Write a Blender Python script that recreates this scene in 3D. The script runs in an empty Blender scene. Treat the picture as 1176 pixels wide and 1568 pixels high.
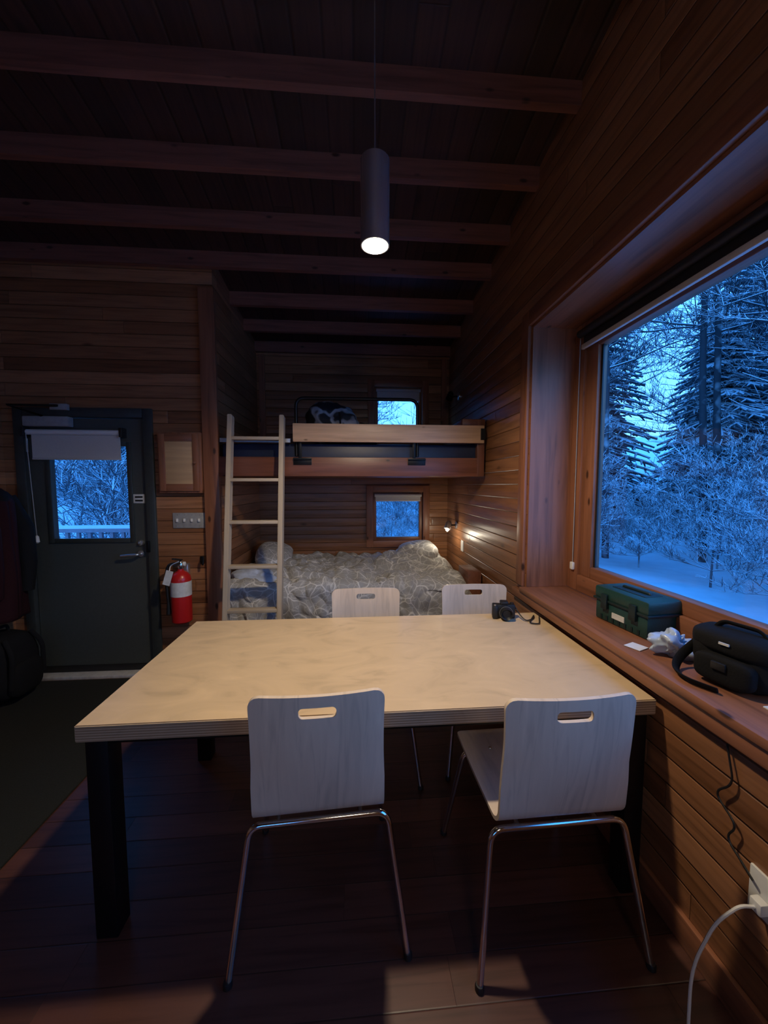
import bpy, bmesh, math, random
from mathutils import Vector, Matrix, noise
import numpy as np
random.seed(7)
S = bpy.context.scene
try:
    S.view_settings.view_transform = 'Standard'
    S.view_settings.look = 'None'
except Exception: pass

# ------------------------------------------------------------------ materials
class NT:
    def __init__(s, name):
        s.m = bpy.data.materials.new(name); s.m.use_nodes = True
        s.t = s.m.node_tree; s.t.nodes.clear()
        s.out = s.t.nodes.new('ShaderNodeOutputMaterial')
    def n(s, typ, **kw):
        nd = s.t.nodes.new(typ)
        for k, v in kw.items(): setattr(nd, k, v)
        return nd
    def l(s, a, b): s.t.links.new(a, b)
    def math(s, op, a, b=None):
        nd = s.n('ShaderNodeMath', operation=op)
        for i, v in enumerate((a, b)):
            if v is None: continue
            if isinstance(v, (int, float)): nd.inputs[i].default_value = v
            else: s.l(v, nd.inputs[i])
        return nd.outputs[0]
    def ramp(s, fac, stops, interp='LINEAR'):
        nd = s.n('ShaderNodeValToRGB'); cr = nd.color_ramp; cr.interpolation = interp
        while len(cr.elements) < len(stops): cr.elements.new(0.5)
        for e, (p, c) in zip(cr.elements, stops):
            e.position = p; e.color = (c[0], c[1], c[2], 1)
        s.l(fac, nd.inputs[0]); return nd.outputs[0]
    def mix(s, fac, a, b, mode='MIX'):
        nd = s.n('ShaderNodeMixRGB', blend_type=mode)
        for i, v in enumerate((fac, a, b)):
            if isinstance(v, (int, float)): nd.inputs[i].default_value = v
            elif isinstance(v, tuple): nd.inputs[i].default_value = (v[0], v[1], v[2], 1)
            else: s.l(v, nd.inputs[i])
        return nd.outputs[0]
    def bsdf(s, color=None, rough=0.5, metal=0.0, bump=None, bstr=0.3, bdist=0.01, spec=0.5, **kw):
        b = s.n('ShaderNodeBsdfPrincipled')
        if isinstance(color, tuple): b.inputs['Base Color'].default_value = (*color[:3], 1)
        elif color is not None: s.l(color, b.inputs['Base Color'])
        if isinstance(rough, (int, float)): b.inputs['Roughness'].default_value = rough
        else: s.l(rough, b.inputs['Roughness'])
        b.inputs['Metallic'].default_value = metal
        b.inputs['Specular IOR Level'].default_value = spec
        for k, v in kw.items(): b.inputs[k].default_value = v
        if bump is not None:
            bn = s.n('ShaderNodeBump'); bn.inputs['Strength'].default_value = bstr
            bn.inputs['Distance'].default_value = bdist
            s.l(bump, bn.inputs['Height']); s.l(bn.outputs[0], b.inputs['Normal'])
        s.l(b.outputs[0], s.out.inputs[0]); return b

def sc(c, k): return tuple(min(1, x*k) for x in c)

def plain(name, col, rough=0.5, metal=0.0, nscale=30, var=0.12, bump=0.1, spec=0.5):
    t = NT(name); tc = t.n('ShaderNodeTexCoord')
    nz = t.n('ShaderNodeTexNoise'); nz.inputs['Scale'].default_value = nscale; nz.inputs['Detail'].default_value = 4
    t.l(tc.outputs['Object'], nz.inputs['Vector'])
    c = t.ramp(nz.outputs[0], [(0.3, sc(col, 1-var)), (0.7, sc(col, 1+var))])
    t.bsdf(c, rough, metal, bump=nz.outputs[0], bstr=bump, bdist=0.002, spec=spec)
    return t.m

def emis(name, col, strength):
    t = NT(name); e = t.n('ShaderNodeEmission')
    e.inputs[0].default_value = (*col, 1); e.inputs[1].default_value = strength
    t.l(e.outputs[0], t.out.inputs[0]); return t.m

def boards(name, across, width, cols, rough=0.4, length=None, bump=0.6, groove=0.06, knots=True, bdist=0.008, spec=0.5, gdark=0.3):
    """tongue-and-groove boards; across axis X/Y/Z, grain along the rest"""
    t = NT(name); g = t.n('ShaderNodeNewGeometry'); sp = t.n('ShaderNodeSeparateXYZ')
    t.l(g.outputs['Position'], sp.inputs[0])
    X, Y, Z = sp.outputs
    ac = {'X': X, 'Y': Y, 'Z': Z}[across]
    al = {'X': Y, 'Y': X, 'Z': t.math('ADD', X, Y)}[across]
    q = t.math('DIVIDE', ac, width); idx = t.math('FLOOR', q); fr = t.math('FRACT', q)
    wn = t.n('ShaderNodeTexWhiteNoise', noise_dimensions='1D'); t.l(idx, wn.inputs['W'])
    key = idx
    edge = t.math('MINIMUM', fr, t.math('SUBTRACT', 1.0, fr))
    if length:
        q2 = t.math('ADD', t.math('DIVIDE', al, length), t.math('MULTIPLY', wn.outputs[0], 7.3))
        key = t.math('ADD', t.math('MULTIPLY', idx, 17.13), t.math('FLOOR', q2))
        f2 = t.math('FRACT', q2)
        e2 = t.math('MULTIPLY', t.math('MINIMUM', f2, t.math('SUBTRACT', 1.0, f2)), length/width*2.5)
        edge = t.math('MINIMUM', edge, e2)
    wn2 = t.n('ShaderNodeTexWhiteNoise', noise_dimensions='1D'); t.l(key, wn2.inputs['W'])
    cb = t.n('ShaderNodeCombineXYZ')
    t.l(t.math('ADD', t.math('MULTIPLY', al, 1.6), t.math('MULTIPLY', wn2.outputs[0], 37.0)), cb.inputs[0])
    t.l(t.math('MULTIPLY', ac, 26.0), cb.inputs[1])
    nz = t.n('ShaderNodeTexNoise'); nz.inputs['Scale'].default_value = 1.6; nz.inputs['Detail'].default_value = 7; nz.inputs['Distortion'].default_value = 0.6
    t.l(cb.outputs[0], nz.inputs['Vector'])
    n = len(cols)
    base = t.ramp(wn2.outputs[0], [(i/(n-1), c) for i, c in enumerate(cols)])
    grain = t.ramp(nz.outputs[0], [(0.3, (0.62, 0.6, 0.58)), (0.5, (0.95, 0.95, 0.95)), (0.75, (1.2, 1.18, 1.12))])
    c = t.mix(1.0, base, grain, 'MULTIPLY')
    if knots:
        cb2 = t.n('ShaderNodeCombineXYZ')
        t.l(t.math('ADD', t.math('MULTIPLY', al, 2.2), t.math('MULTIPLY', wn2.outputs[0], 9.0)), cb2.inputs[0])
        t.l(t.math('MULTIPLY', ac, 5.0), cb2.inputs[1])
        v = t.n('ShaderNodeTexVoronoi'); v.inputs['Scale'].default_value = 1.0; t.l(cb2.outputs[0], v.inputs['Vector'])
        k = t.ramp(v.outputs['Distance'], [(0.04, (1, 1, 1)), (0.12, (0, 0, 0))])
        c = t.mix(k, c, sc(cols[0], 0.45))
    gm = t.ramp(edge, [(0.0, (gdark,)*3), (groove, (1, 1, 1))])
    c = t.mix(1.0, c, gm, 'MULTIPLY')
    hh = t.math('ADD', t.ramp(edge, [(0, (0, 0, 0)), (groove*1.5, (0.8, 0.8, 0.8)), (0.5, (1, 1, 1))], 'EASE'), t.math('MULTIPLY', nz.outputs[0], 0.12))
    t.bsdf(c, rough, bump=hh, bstr=bump, bdist=bdist, spec=spec)
    return t.m

def wood(name, axis, col, rough=0.45, dark=0.6, scale=1.0, knots=0.0, spec=0.5):
    """solid timber, grain along object axis"""
    t = NT(name); tc = t.n('ShaderNodeTexCoord'); mp = t.n('ShaderNodeMapping')
    t.l(tc.outputs['Object'], mp.inputs[0])
    s = [22*scale]*3; s['XYZ'.index(axis)] = 1.4*scale; mp.inputs['Scale'].default_value = s
    oi = t.n('ShaderNodeObjectInfo')
    nz = t.n('ShaderNodeTexNoise', noise_dimensions='4D'); nz.inputs['Scale'].default_value = 1.5; nz.inputs['Detail'].default_value = 6; nz.inputs['Distortion'].default_value = 0.8
    t.l(mp.outputs[0], nz.inputs['Vector']); t.l(t.math('MULTIPLY', oi.outputs['Random'], 40.0), nz.inputs['W'])
    c = t.ramp(nz.outputs[0], [(0.28, sc(col, dark)), (0.5, col), (0.75, sc(col, 1.25))])
    if knots > 0:
        mp2 = t.n('ShaderNodeMapping'); t.l(tc.outputs['Object'], mp2.inputs[0])
        s = [9]*3; s['XYZ'.index(axis)] = 4; mp2.inputs['Scale'].default_value = s
        v = t.n('ShaderNodeTexVoronoi'); t.l(mp2.outputs[0], v.inputs['Vector']); v.inputs['Scale'].default_value = 1
        k = t.ramp(v.outputs['Distance'], [(knots*0.5, (1, 1, 1)), (knots, (0, 0, 0))])
        c = t.mix(k, c, sc(col, 0.2))
    t.bsdf(c, rough, bump=nz.outputs[0], bstr=0.15, bdist=0.003, spec=spec)
    return t.m

M = {}
M['wall'] = boards('cedar_wall_boards', 'Z', 0.094, [(0.19, 0.078, 0.034), (0.34, 0.150, 0.068), (0.235, 0.100, 0.044), (0.40, 0.185, 0.090), (0.27, 0.115, 0.052)], rough=0.33, length=2.3, bump=0.6, groove=0.035, bdist=0.012, gdark=0.35)
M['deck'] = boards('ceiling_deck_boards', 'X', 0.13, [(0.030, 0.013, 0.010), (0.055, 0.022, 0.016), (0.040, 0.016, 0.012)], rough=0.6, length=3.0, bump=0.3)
M['floor'] = boards('dark_floor_planks', 'Y', 0.12, [(0.050, 0.020, 0.015), (0.098, 0.037, 0.026), (0.065, 0.025, 0.018), (0.115, 0.045, 0.031)], rough=0.42, length=1.2, bump=0.25, groove=0.02, knots=False, bdist=0.004, gdark=0.2)
M['joist'] = wood('joist_wood', 'X', (0.20, 0.078, 0.052), 0.55, knots=0.12)
TR = (0.26, 0.104, 0.054)
M['trimZ'] = wood('trim_wood_z', 'Z', TR, 0.4, knots=0.13)
M['trimY'] = wood('trim_wood_y', 'Y', TR, 0.4, knots=0.12)
M['trimX'] = wood('trim_wood_x', 'X', sc(TR, 0.9), 0.4, knots=0.1)
M['darkX'] = wood('bunk_beam_wood', 'X', (0.18, 0.066, 0.042), 0.4, knots=0.1)
M['darkY'] = wood('bunk_side_wood', 'Y', (0.15, 0.055, 0.034), 0.4)
M['darkZ'] = wood('bunk_post_wood', 'Z', (0.15, 0.055, 0.034), 0.4)
M['rail'] = wood('guard_rail_pine', 'X', (0.58, 0.37, 0.23), 0.45, dark=0.8, knots=0.1)
M['ladderZ'] = wood('ladder_rail_pine', 'Z', (0.46, 0.37, 0.27), 0.5, dark=0.85)
M['ladderX'] = wood('ladder_rung_pine', 'X', (0.46, 0.37, 0.27), 0.5, dark=0.85)
M['cork'] = wood('panel_door_plywood', 'X', (0.52, 0.33, 0.17), 0.5, dark=0.85, scale=0.7)
M['black'] = plain('black_steel', (0.012, 0.012, 0.013), 0.4, 0.6)
M['blackp'] = plain('black_plastic', (0.012, 0.012, 0.013), 0.45)
M['fabricblk'] = plain('black_nylon', (0.007, 0.007, 0.008), 0.85, nscale=120, bump=0.5, spec=0.2)
M['maroon'] = plain('maroon_fabric', (0.022, 0.004, 0.006), 0.85, nscale=60, bump=0.4, spec=0.2)
M['navy'] = plain('navy_vinyl', (0.012, 0.02, 0.05), 0.45)
M['door'] = plain('door_grey_paint', (0.062, 0.070, 0.064), 0.42, nscale=60, var=0.06)
M['doorfr'] = plain('door_frame_paint', (0.040, 0.046, 0.043), 0.4)
M['chrome'] = plain('chrome', (0.80, 0.80, 0.80), 0.12, 1.0, var=0.02, bump=0.0)
M['steel'] = plain('satin_aluminium', (0.55, 0.56, 0.58), 0.35, 0.9, nscale=90, var=0.05)
M['lampsh'] = plain('brushed_lamp_aluminium', (0.92, 0.94, 1.0), 0.27, 0.93, nscale=90, var=0.02, bump=0.03)
M['greyp'] = plain('grey_enamel', (0.32, 0.32, 0.32), 0.4)
M['white'] = plain('white_plastic', (0.75, 0.75, 0.74), 0.4, var=0.03)
M['shade'] = plain('roller_shade_fabric', (0.54, 0.52, 0.50), 0.8, nscale=200, var=0.05)
M['red'] = plain('red_enamel', (0.45, 0.012, 0.012), 0.3, var=0.03)
M['rug'] = plain('dark_floor_mat', (0.010, 0.012, 0.011), 0.9, nscale=180, var=0.4, bump=0.8)
M['label'] = plain('paper_label', (0.6, 0.6, 0.58), 0.6)
M['green'] = plain('tackle_box_green', (0.010, 0.045, 0.040), 0.4, nscale=140, bump=0.25)
M['greend'] = plain('tackle_box_dark', (0.006, 0.018, 0.020), 0.45)
M['thresh'] = plain('threshold_aluminium', (0.7, 0.7, 0.7), 0.4, 0.3)
M['sheet'] = plain('blue_white_sheet', (0.42, 0.47, 0.58), 0.8)

def birch(name, col, sx, edge=False):
    t = NT(name); tc = t.n('ShaderNodeTexCoord'); mp = t.n('ShaderNodeMapping'); t.l(tc.outputs['Object'], mp.inputs[0])
    mp.inputs['Scale'].default_value = sx
    nz = t.n('ShaderNodeTexNoise'); nz.inputs['Scale'].default_value = 1.0; nz.inputs['Detail'].default_value = 8; nz.inputs['Distortion'].default_value = 1.6
    t.l(mp.outputs[0], nz.inputs['Vector'])
    c = t.ramp(nz.outputs[0], [(0.25, sc(col, 0.74)), (0.45, sc(col, 0.95)), (0.6, col), (0.8, sc(col, 1.12))])
    if edge:
        sp = t.n('ShaderNodeSeparateXYZ'); t.l(tc.outputs['Object'], sp.inputs[0])
        fr = t.math('FRACT', t.math('MULTIPLY', sp.outputs[2], 1/0.0085))
        st = t.ramp(fr, [(0.0, (0.55, 0.48, 0.42)), (0.45, (0.6, 0.55, 0.5)), (0.5, (1, 1, 1)), (1.0, (1, 1, 1))])
        c = t.mix(1.0, c, st, 'MULTIPLY')
    rr = t.ramp(nz.outputs[0], [(0.3, (0.42,)*3), (0.7, (0.28,)*3)])
    t.bsdf(c, rr, bump=nz.outputs[0], bstr=0.05, bdist=0.002)
    return t.m
M['top'] = birch('birch_table_top', (0.62, 0.46, 0.29), (3.6, 7, 3))
M['topedge'] = birch('birch_ply_edge', (0.46, 0.33, 0.22), (6, 6, 6), True)
M['chairw'] = birch('chair_birch_veneer', (0.66, 0.54, 0.43), (26, 3, 2.5))

def glass():
    t = NT('window_glass'); tr = t.n('ShaderNodeBsdfTransparent'); gl = t.n('ShaderNodeBsdfGlossy'); gl.inputs['Roughness'].default_value = 0.02
    tr.inputs[0].default_value = (0.95, 0.97, 0.98, 1)
    mx = t.n('ShaderNodeMixShader'); mx.inputs[0].default_value = 0.03
    t.l(tr.outputs[0], mx.inputs[1]); t.l(gl.outputs[0], mx.inputs[2]); t.l(mx.outputs[0], t.out.inputs[0]); return t.m
M['glass'] = glass()

def duvetmat():
    t = NT('leaf_pattern_duvet'); tc = t.n('ShaderNodeTexCoord')
    nz = t.n('ShaderNodeTexNoise'); nz.inputs['Scale'].default_value = 4; nz.inputs['Detail'].default_value = 1.5; t.l(tc.outputs['Object'], nz.inputs['Vector'])
    add = t.mix(0.22, tc.outputs['Object'], nz.outputs['Color'], 'ADD')
    v = t.n('ShaderNodeTexVoronoi', feature='DISTANCE_TO_EDGE'); v.inputs['Scale'].default_value = 7; t.l(add, v.inputs['Vector'])
    v2 = t.n('ShaderNodeTexVoronoi', feature='DISTANCE_TO_EDGE'); v2.inputs['Scale'].default_value = 19; t.l(add, v2.inputs['Vector'])
    a = t.ramp(v.outputs['Distance'], [(0.012, (0.95, 0.95, 0.95)), (0.035, (0, 0, 0))])
    b = t.ramp(v2.outputs['Distance'], [(0.02, (0.45, 0.45, 0.45)), (0.06, (0, 0, 0))])
    f = t.math('MAXIMUM', a, b)
    c = t.mix(f, (0.33, 0.325, 0.32), (0.66, 0.65, 0.64))
    t.bsdf(c, 0.85); return t.m
M['duvet'] = duvetmat()

def snowmat(name, barkcol, lo=0.0, hi=0.25, snow=(0.86, 0.90, 0.95)):
    t = NT(name); g = t.n('ShaderNodeNewGeometry'); sp = t.n('ShaderNodeSeparateXYZ'); t.l(g.outputs['Normal'], sp.inputs[0])
    nz = t.n('ShaderNodeTexNoise'); nz.inputs['Scale'].default_value = 3.0; t.l(g.outputs['Position'], nz.inputs['Vector'])
    z = t.math('ADD', sp.outputs[2], t.math('MULTIPLY', t.math('SUBTRACT', nz.outputs[0], 0.5), 0.8))
    f = t.ramp(z, [(lo, (0, 0, 0)), (hi, (1, 1, 1))])
    c = t.mix(f, barkcol, snow); t.bsdf(c, 0.85, spec=0.1); return t.m
M['bark'] = snowmat('snowy_bark', (0.12, 0.13, 0.15), -0.4, 0.25)
M['trunk'] = snowmat('dark_trunk_bark', (0.05, 0.055, 0.065), 0.05, 0.45)
M['needle'] = snowmat('snowy_needles', (0.12, 0.17, 0.20), -0.1, 0.5)
M['snow'] = plain('snow_ground', (0.85, 0.88, 0.93), 0.8, nscale=3, var=0.06, bump=0.2)
M['deckrail'] = plain('snowy_deck_rail', (0.32, 0.22, 0.24), 0.7)

# ------------------------------------------------------------------ mesh helpers
def empty(name, loc=(0, 0, 0), rot=(0, 0, 0), parent=None):
    e = bpy.data.objects.new(name, None); e.empty_display_size = 0.05
    e.location = loc; e.rotation_euler = rot; S.collection.objects.link(e)
    if parent: e.parent = parent
    return e

def fin(name, bm, mats, parent=None, loc=(0, 0, 0), rot=(0, 0, 0), smooth=False):
    bmesh.ops.recalc_face_normals(bm, faces=bm.faces)
    me = bpy.data.meshes.new(name); bm.to_mesh(me); bm.free()
    if not isinstance(mats, (list, tuple)): mats = [mats]
    for m in mats: me.materials.append(m)
    if smooth:
        for p in me.polygons: p.use_smooth = True
        try: me.set_sharp_from_angle(angle=math.radians(38))
        except Exception: pass
    o = bpy.data.objects.new(name, me); o.location = loc; o.rotation_euler = rot
    S.collection.objects.link(o)
    if parent: o.parent = parent
    return o

def bm_box(bm, lo, hi, mi=0):
    vs = [bm.verts.new((x, y, z)) for x in (lo[0], hi[0]) for y in (lo[1], hi[1]) for z in (lo[2], hi[2])]
    fs = []
    for q in ((0, 1, 3, 2), (4, 6, 7, 5), (0, 4, 5, 1), (2, 3, 7, 6), (0, 2, 6, 4), (1, 5, 7, 3)):
        f = bm.faces.new([vs[i] for i in q]); f.material_index = mi; fs.append(f)
    return fs

def box(name, lo, hi, mat, parent=None, bev=0.0, rot=(0, 0, 0), seg=2, smooth=False):
    c = [(a+b)/2 for a, b in zip(lo, hi)]
    bm = bmesh.new(); bm_box(bm, [a-b for a, b in zip(lo, c)], [a-b for a, b in zip(hi, c)])
    if bev > 0: bmesh.ops.bevel(bm, geom=bm.edges[:], offset=bev, segments=seg, affect='EDGES', profile=0.5)
    return fin(name, bm, mat, parent, c, rot, smooth or bev > 0)

def fillet(pts, r, n=6):
    pts = [Vector(p) for p in pts]
    if r <= 0 or len(pts) < 3: return pts
    out = [pts[0]]
    for i in range(1, len(pts)-1):
        a, b, c = pts[i-1], pts[i], pts[i+1]
        d1 = (a-b); d2 = (c-b); rr = min(r, d1.length*0.49, d2.length*0.49)
        p = b+d1.normalized()*rr; q = b+d2.normalized()*rr
        for k in range(n+1):
            t = k/n; out.append(p*(1-t)**2+b*2*t*(1-t)+q*t*t)
    out.append(pts[-1]); return out

def bm_tube(bm, pts, r, seg=10, mi=0, caps=True, flat=1.0):
    pts = [Vector(p) for p in pts]; rings = []
    T = (pts[1]-pts[0]).normalized(); N = T.orthogonal().normalized()
    for i, p in enumerate(pts):
        if i == 0: t = (pts[1]-pts[0])
        elif i == len(pts)-1: t = (pts[-1]-pts[-2])
        else: t = (pts[i+1]-pts[i-1])
        if t.length < 1e-9: t = T
        t = t.normalized()
        N = (N-t*N.dot(t)).normalized(); B = t.cross(N); T = t
        rr = r[i] if isinstance(r, (list, tuple)) else r
        rings.append([bm.verts.new(p+(N*math.cos(a)+B*math.sin(a)*flat)*rr) for a in [2*math.pi*k/seg for k in range(seg)]])
    for a, b in zip(rings, rings[1:]):
        for k in range(seg):
            f = bm.faces.new((a[k], a[(k+1) % seg], b[(k+1) % seg], b[k])); f.material_index = mi
    if caps:
        for rg in (rings[0], rings[-1]):
            f = bm.faces.new(rg); f.material_index = mi

def tube(name, pts, r, mat, parent=None, fr=0.0, seg=10, flat=1.0):
    bm = bmesh.new(); P = fillet(pts, fr)
    c = sum((Vector(p) for p in P), Vector())/len(P)
    bm_tube(bm, [p-c for p in map(Vector, P)], r, seg, flat=flat)
    return fin(name, bm, mat, parent, c, smooth=True)

def lathe(name, prof, mat, parent=None, loc=(0, 0, 0), rot=(0, 0, 0), seg=32, mats=None):
    bm = bmesh.new(); rings = []
    for r, z in prof:
        rings.append([bm.verts.new((max(r, 1e-4)*math.cos(2*math.pi*k/seg), max(r, 1e-4)*math.sin(2*math.pi*k/seg), z)) for k in range(seg)])
    for a, b in zip(rings, rings[1:]):
        for k in range(seg): bm.faces.new((a[k], a[(k+1) % seg], b[(k+1) % seg], b[k]))
    bm.faces.new(rings[0]); bm.faces.new(rings[-1])
    return fin(name, bm, mat, parent, loc, rot, True)

def blob(name, size, mat, parent=None, loc=(0, 0, 0), rot=(0, 0, 0), p=3.0, nu=40, nv=24, amp=0.0, fs=6.0, seed=0, taper=0.0):
    """superellipsoid with cloth-like noise"""
    bm = bmesh.new(); rings = []
    def f(w, e): return math.copysign(abs(w)**(2/e), w)
    for j in range(nv+1):
        v = -math.pi/2+math.pi*j/nv; ring = []
        for i in range(nu):
            u = 2*math.pi*i/nu
            x = f(math.cos(v), p)*f(math.cos(u), p); y = f(math.cos(v), p)*f(math.sin(u), p); z = f(math.sin(v), p)
            k = 1-taper*(z+1)/2
            q = Vector((x*size[0]/2*k, y*size[1]/2*k, z*size[2]/2))
            if amp:
                d = noise.noise((q+Vector((seed, seed, seed)))*fs)*amp+noise.noise((q+Vector((seed, 3, seed)))*fs*2.7)*amp*0.45
                q += q.normalized()*d
            ring.append(bm.verts.new(q))
        rings.append(ring)
    for a, b in zip(rings, rings[1:]):
        for k in range(nu): bm.faces.new((a[k], a[(k+1) % nu], b[(k+1) % nu], b[k]))
    bmesh.ops.remove_doubles(bm, verts=bm.verts, dist=1e-5)
    return fin(name, bm, mat, parent, loc, rot, True)

def surf(name, fn, nu, nv, mat, parent=None, thick=0.0, loc=(0, 0, 0)):
    bm = bmesh.new(); g = [[bm.verts.new(Vector(fn(i/nu, j/nv))-Vector(loc)) for i in range(nu+1)] for j in range(nv+1)]
    for j in range(nv):
        for i in range(nu): bm.faces.new((g[j][i], g[j][i+1], g[j+1][i+1], g[j+1][i]))
    o = fin(name, bm, mat, parent, loc, smooth=True)
    if thick:
        md = o.modifiers.new('solid', 'SOLIDIFY'); md.thickness = thick
    return o

def prism(name, poly, axis, a, b, mat, parent=None):
    """poly in the two other axes, extruded along axis a..b"""
    bm = bmesh.new(); L = []
    for s in (a, b):
        row = []
        for p in poly:
            co = [0, 0, 0]; k = 0
            for i in range(3):
                if i == axis: co[i] = s
                else: co[i] = p[k]; k += 1
            row.append(bm.verts.new(co))
        L.append(row)
    bm.faces.new(L[0]); bm.faces.new(L[1])
    n = len(poly)
    for i in range(n): bm.faces.new((L[0][i], L[0][(i+1) % n], L[1][(i+1) % n], L[1][i]))
    return fin(name, bm, mat, parent)

def wall_cells(u0, u1, w0, w1, holes):
    us = sorted({u0, u1, *[h[0] for h in holes], *[h[1] for h in holes]})
    ws = sorted({w0, w1, *[h[2] for h in holes], *[h[3] for h in holes]})
    out = []
    for a, b in zip(us, us[1:]):
        for c, d in zip(ws, ws[1:]):
            m = ((a+b)/2, (c+d)/2)
            if any(h[0] < m[0] < h[1] and h[2] < m[1] < h[3] for h in holes): continue
            out.append((a, b, c, d))
    return out

# ------------------------------------------------------------------ room
XR, YD, YB, XL, YN = 1.07, 3.04, 4.30, -2.62, -2.6
JH = 0.105
def jz(y): return 3.28-0.14*(y-1.82)      # joist underside
def dz(y): return jz(y)+JH+0.004          # deck underside

box('floor', (XL-0.1, YN-0.1, -0.1), (1.45, 4.42, 0), M['floor'])
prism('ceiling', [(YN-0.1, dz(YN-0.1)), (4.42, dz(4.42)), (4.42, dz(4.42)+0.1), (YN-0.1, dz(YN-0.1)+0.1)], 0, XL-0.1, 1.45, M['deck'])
for k, i in enumerate(range(-10, 7)):
    y = 1.82+0.405*i
    if i == 3: y = 2.99
    x0 = XL if y < YD else -1.07
    prism('ceiling_joist' if k == 0 else 'ceiling_joist.%03d' % k, [(y, jz(y)), (y+0.042, jz(y)), (y+0.042, dz(y+0.042)), (y, dz(y))], 0, x0, XR, M['joist'])

WH = (-0.9, 2.27, 0.83, 2.46)
cells = wall_cells(YN, YB+0.1, 0, 2.9, [WH])
bm = bmesh.new()
for a, b, c, d in cells: bm_box(bm, (XR, a, c), (1.42, b, d))
def bm_prism_x(bm, poly, a, b):
    L = [[bm.verts.new((s, p[0], p[1])) for p in poly] for s in (a, b)]
    bm.faces.new(L[0]); bm.faces.new(L[1]); n = len(poly)
    for i in range(n): bm.faces.new((L[0][i], L[0][(i+1) % n], L[1][(i+1) % n], L[1][i]))
bm_prism_x(bm, [(YN, 2.9), (YB+0.1, 2.9), (YB+0.1, dz(YB+0.1)), (YN, dz(YN))], XR, 1.42)
fin('wall_right', bm, M['wall'])
prism('wall_left', [(YN, 0), (YD+0.1, 0), (YD+0.1, dz(YD+0.1)), (YN, dz(YN))], 0, XL-0.1, XL, M['wall'])
WR = (-1.6, -0.4, 1.05, 2.05)
bm = bmesh.new()
for a, b, c, d in wall_cells(XL, 1.42, 0, dz(YN), [WR]): bm_box(bm, (a, YN-0.1, c), (b, YN, d))
fin('wall_rear', bm, M['wall'])
DH = (-2.50, -1.57, 0.0, 2.05)
bm = bmesh.new()
for a, b, c, d in wall_cells(XL, -1.07, 0, dz(YD), [DH]): bm_box(bm, (a, YD, c), (b, YD+0.1, d))
fin('wall_door_side', bm, M['wall'])
box('wall_alcove', (-1.17, YD+0.1, 0), (-1.07, YB, dz(YB)), M['wall'])
# infill between alcove wall top and sloping deck
prism('trim_9', [(YD+0.1, dz(YB)), (YB, dz(YB)), (YD+0.1, dz(YD+0.1))], 0, -1.17, -1.07, M['trimY'])
W1 = (0.20, 0.78, 0.86, 1.42); W2 = (0.22, 0.76, 1.98, 2.60)
bm = bmesh.new()
for a, b, c, d in wall_cells(-1.17, XR, 0, dz(YB), [W1, W2]): bm_box(bm, (a, YB, c), (b, YB+0.1, d))
fin('wall_far', bm, M['wall'])

box('trim_1', (-1.165, 3.0, 0), (-1.05, YD, 2.97), M['trimZ'], bev=0.004)
box('trim_2', (1.048, 2.27, 0.86), (XR, 2.36, 2.55), M['trimZ'], bev=0.003)
box('trim_3', (1.048, -0.98, 2.46), (XR, 2.27, 2.55), M['trimY'], bev=0.003)
box('trim_4', (1.040, -0.98, 0.775), (XR, 2.40, 0.828), M['trimY'], bev=0.004)
box('trim_5', (-1.045, 4.28, 2.0), (-0.98, 4.3, 2.92), M['trimZ'])
box('trim_6', (0.98, 4.28, 2.0), (1.04, 4.3, 2.92), M['trimZ'])
box('baseboard_right', (1.052, YN, 0), (XR, 3.0, 0.10), M['trimY'], bev=0.003)
box('baseboard_left', (-1.53, 3.02, 0), (-1.17, YD, 0.09), M['trimX'], bev=0.003)

w = empty('window_1', (1.2, 0.7, 1.6))
def P(o, t): return tuple(a-b for a, b in zip(t, o.location))
def wbox(o, name, lo, hi, mat, bev=0.0): return box(name, P(o, lo), P(o, hi), mat, o, bev)
wbox(w, 'sill_board', (1.030, -0.97, 0.83), (1.345, 2.268, 0.86), M['trimY'], 0.004)
wbox(w, 'jamb_liner', (1.072, 2.252, 0.861), (1.345, 2.269, 2.445), M['trimZ'])
wbox(w, 'head_liner', (1.072, -0.89, 2.445), (1.345, 2.269, 2.459), M['trimY'])
for nm, x0, x1, d0, d1, b0, t0 in (('casing', 1.335, 1.418, 0.0, 0.10, 0.10, 0.10), ('sash', 1.352, 1.410, 0.10, 0.20, 0.165, 0.165)):
    yb, zb, zt = 2.251-d0, 0.861, 2.444
    if nm == 'sash': zb, zt = 0.961, 2.344
    wbox(w, nm+'_side', (x0, 2.251-d1, zb), (x1, yb, zt), M['trimZ'], 0.006)
    wbox(w, nm+'_side_near', (x0, -0.89+d0, zb), (x1, -0.89+d1, zt), M['trimZ'], 0.006)
    zz = 0.861+b0; wbox(w, nm+'_bottom', (x0, -0.89+d1, zb), (x1, 2.251-d1, zz), M['trimY'], 0.006)
    wbox(w, nm+'_top', (x0, -0.89+d1, 2.444-t0), (x1, 2.251-d1, zt), M['trimY'], 0.006)
wbox(w, 'gasket', (1.372, 2.035, 1.026), (1.38, 2.051, 2.279), M['blackp'])
wbox(w, 'glass_pane', (1.382, -0.69, 1.026), (1.388, 2.051, 2.279), M['glass'])
b = empty('roller_blind', (1.33, 0.7, 2.35))
tube('roller', [P(b, (1.31, -0.78, 2.375)), P(b, (1.31, 2.16, 2.375))], 0.022, M['blackp'], b, seg=16)
box('hem_bar', P(b, (1.312, -0.78, 2.285)), P(b, (1.33, 2.15, 2.312)), M['shade'], b, 0.003)
box('fabric', P(b, (1.320, -0.78, 2.312)), P(b, (1.323, 2.14, 2.37)), M['blackp'], b)
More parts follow.
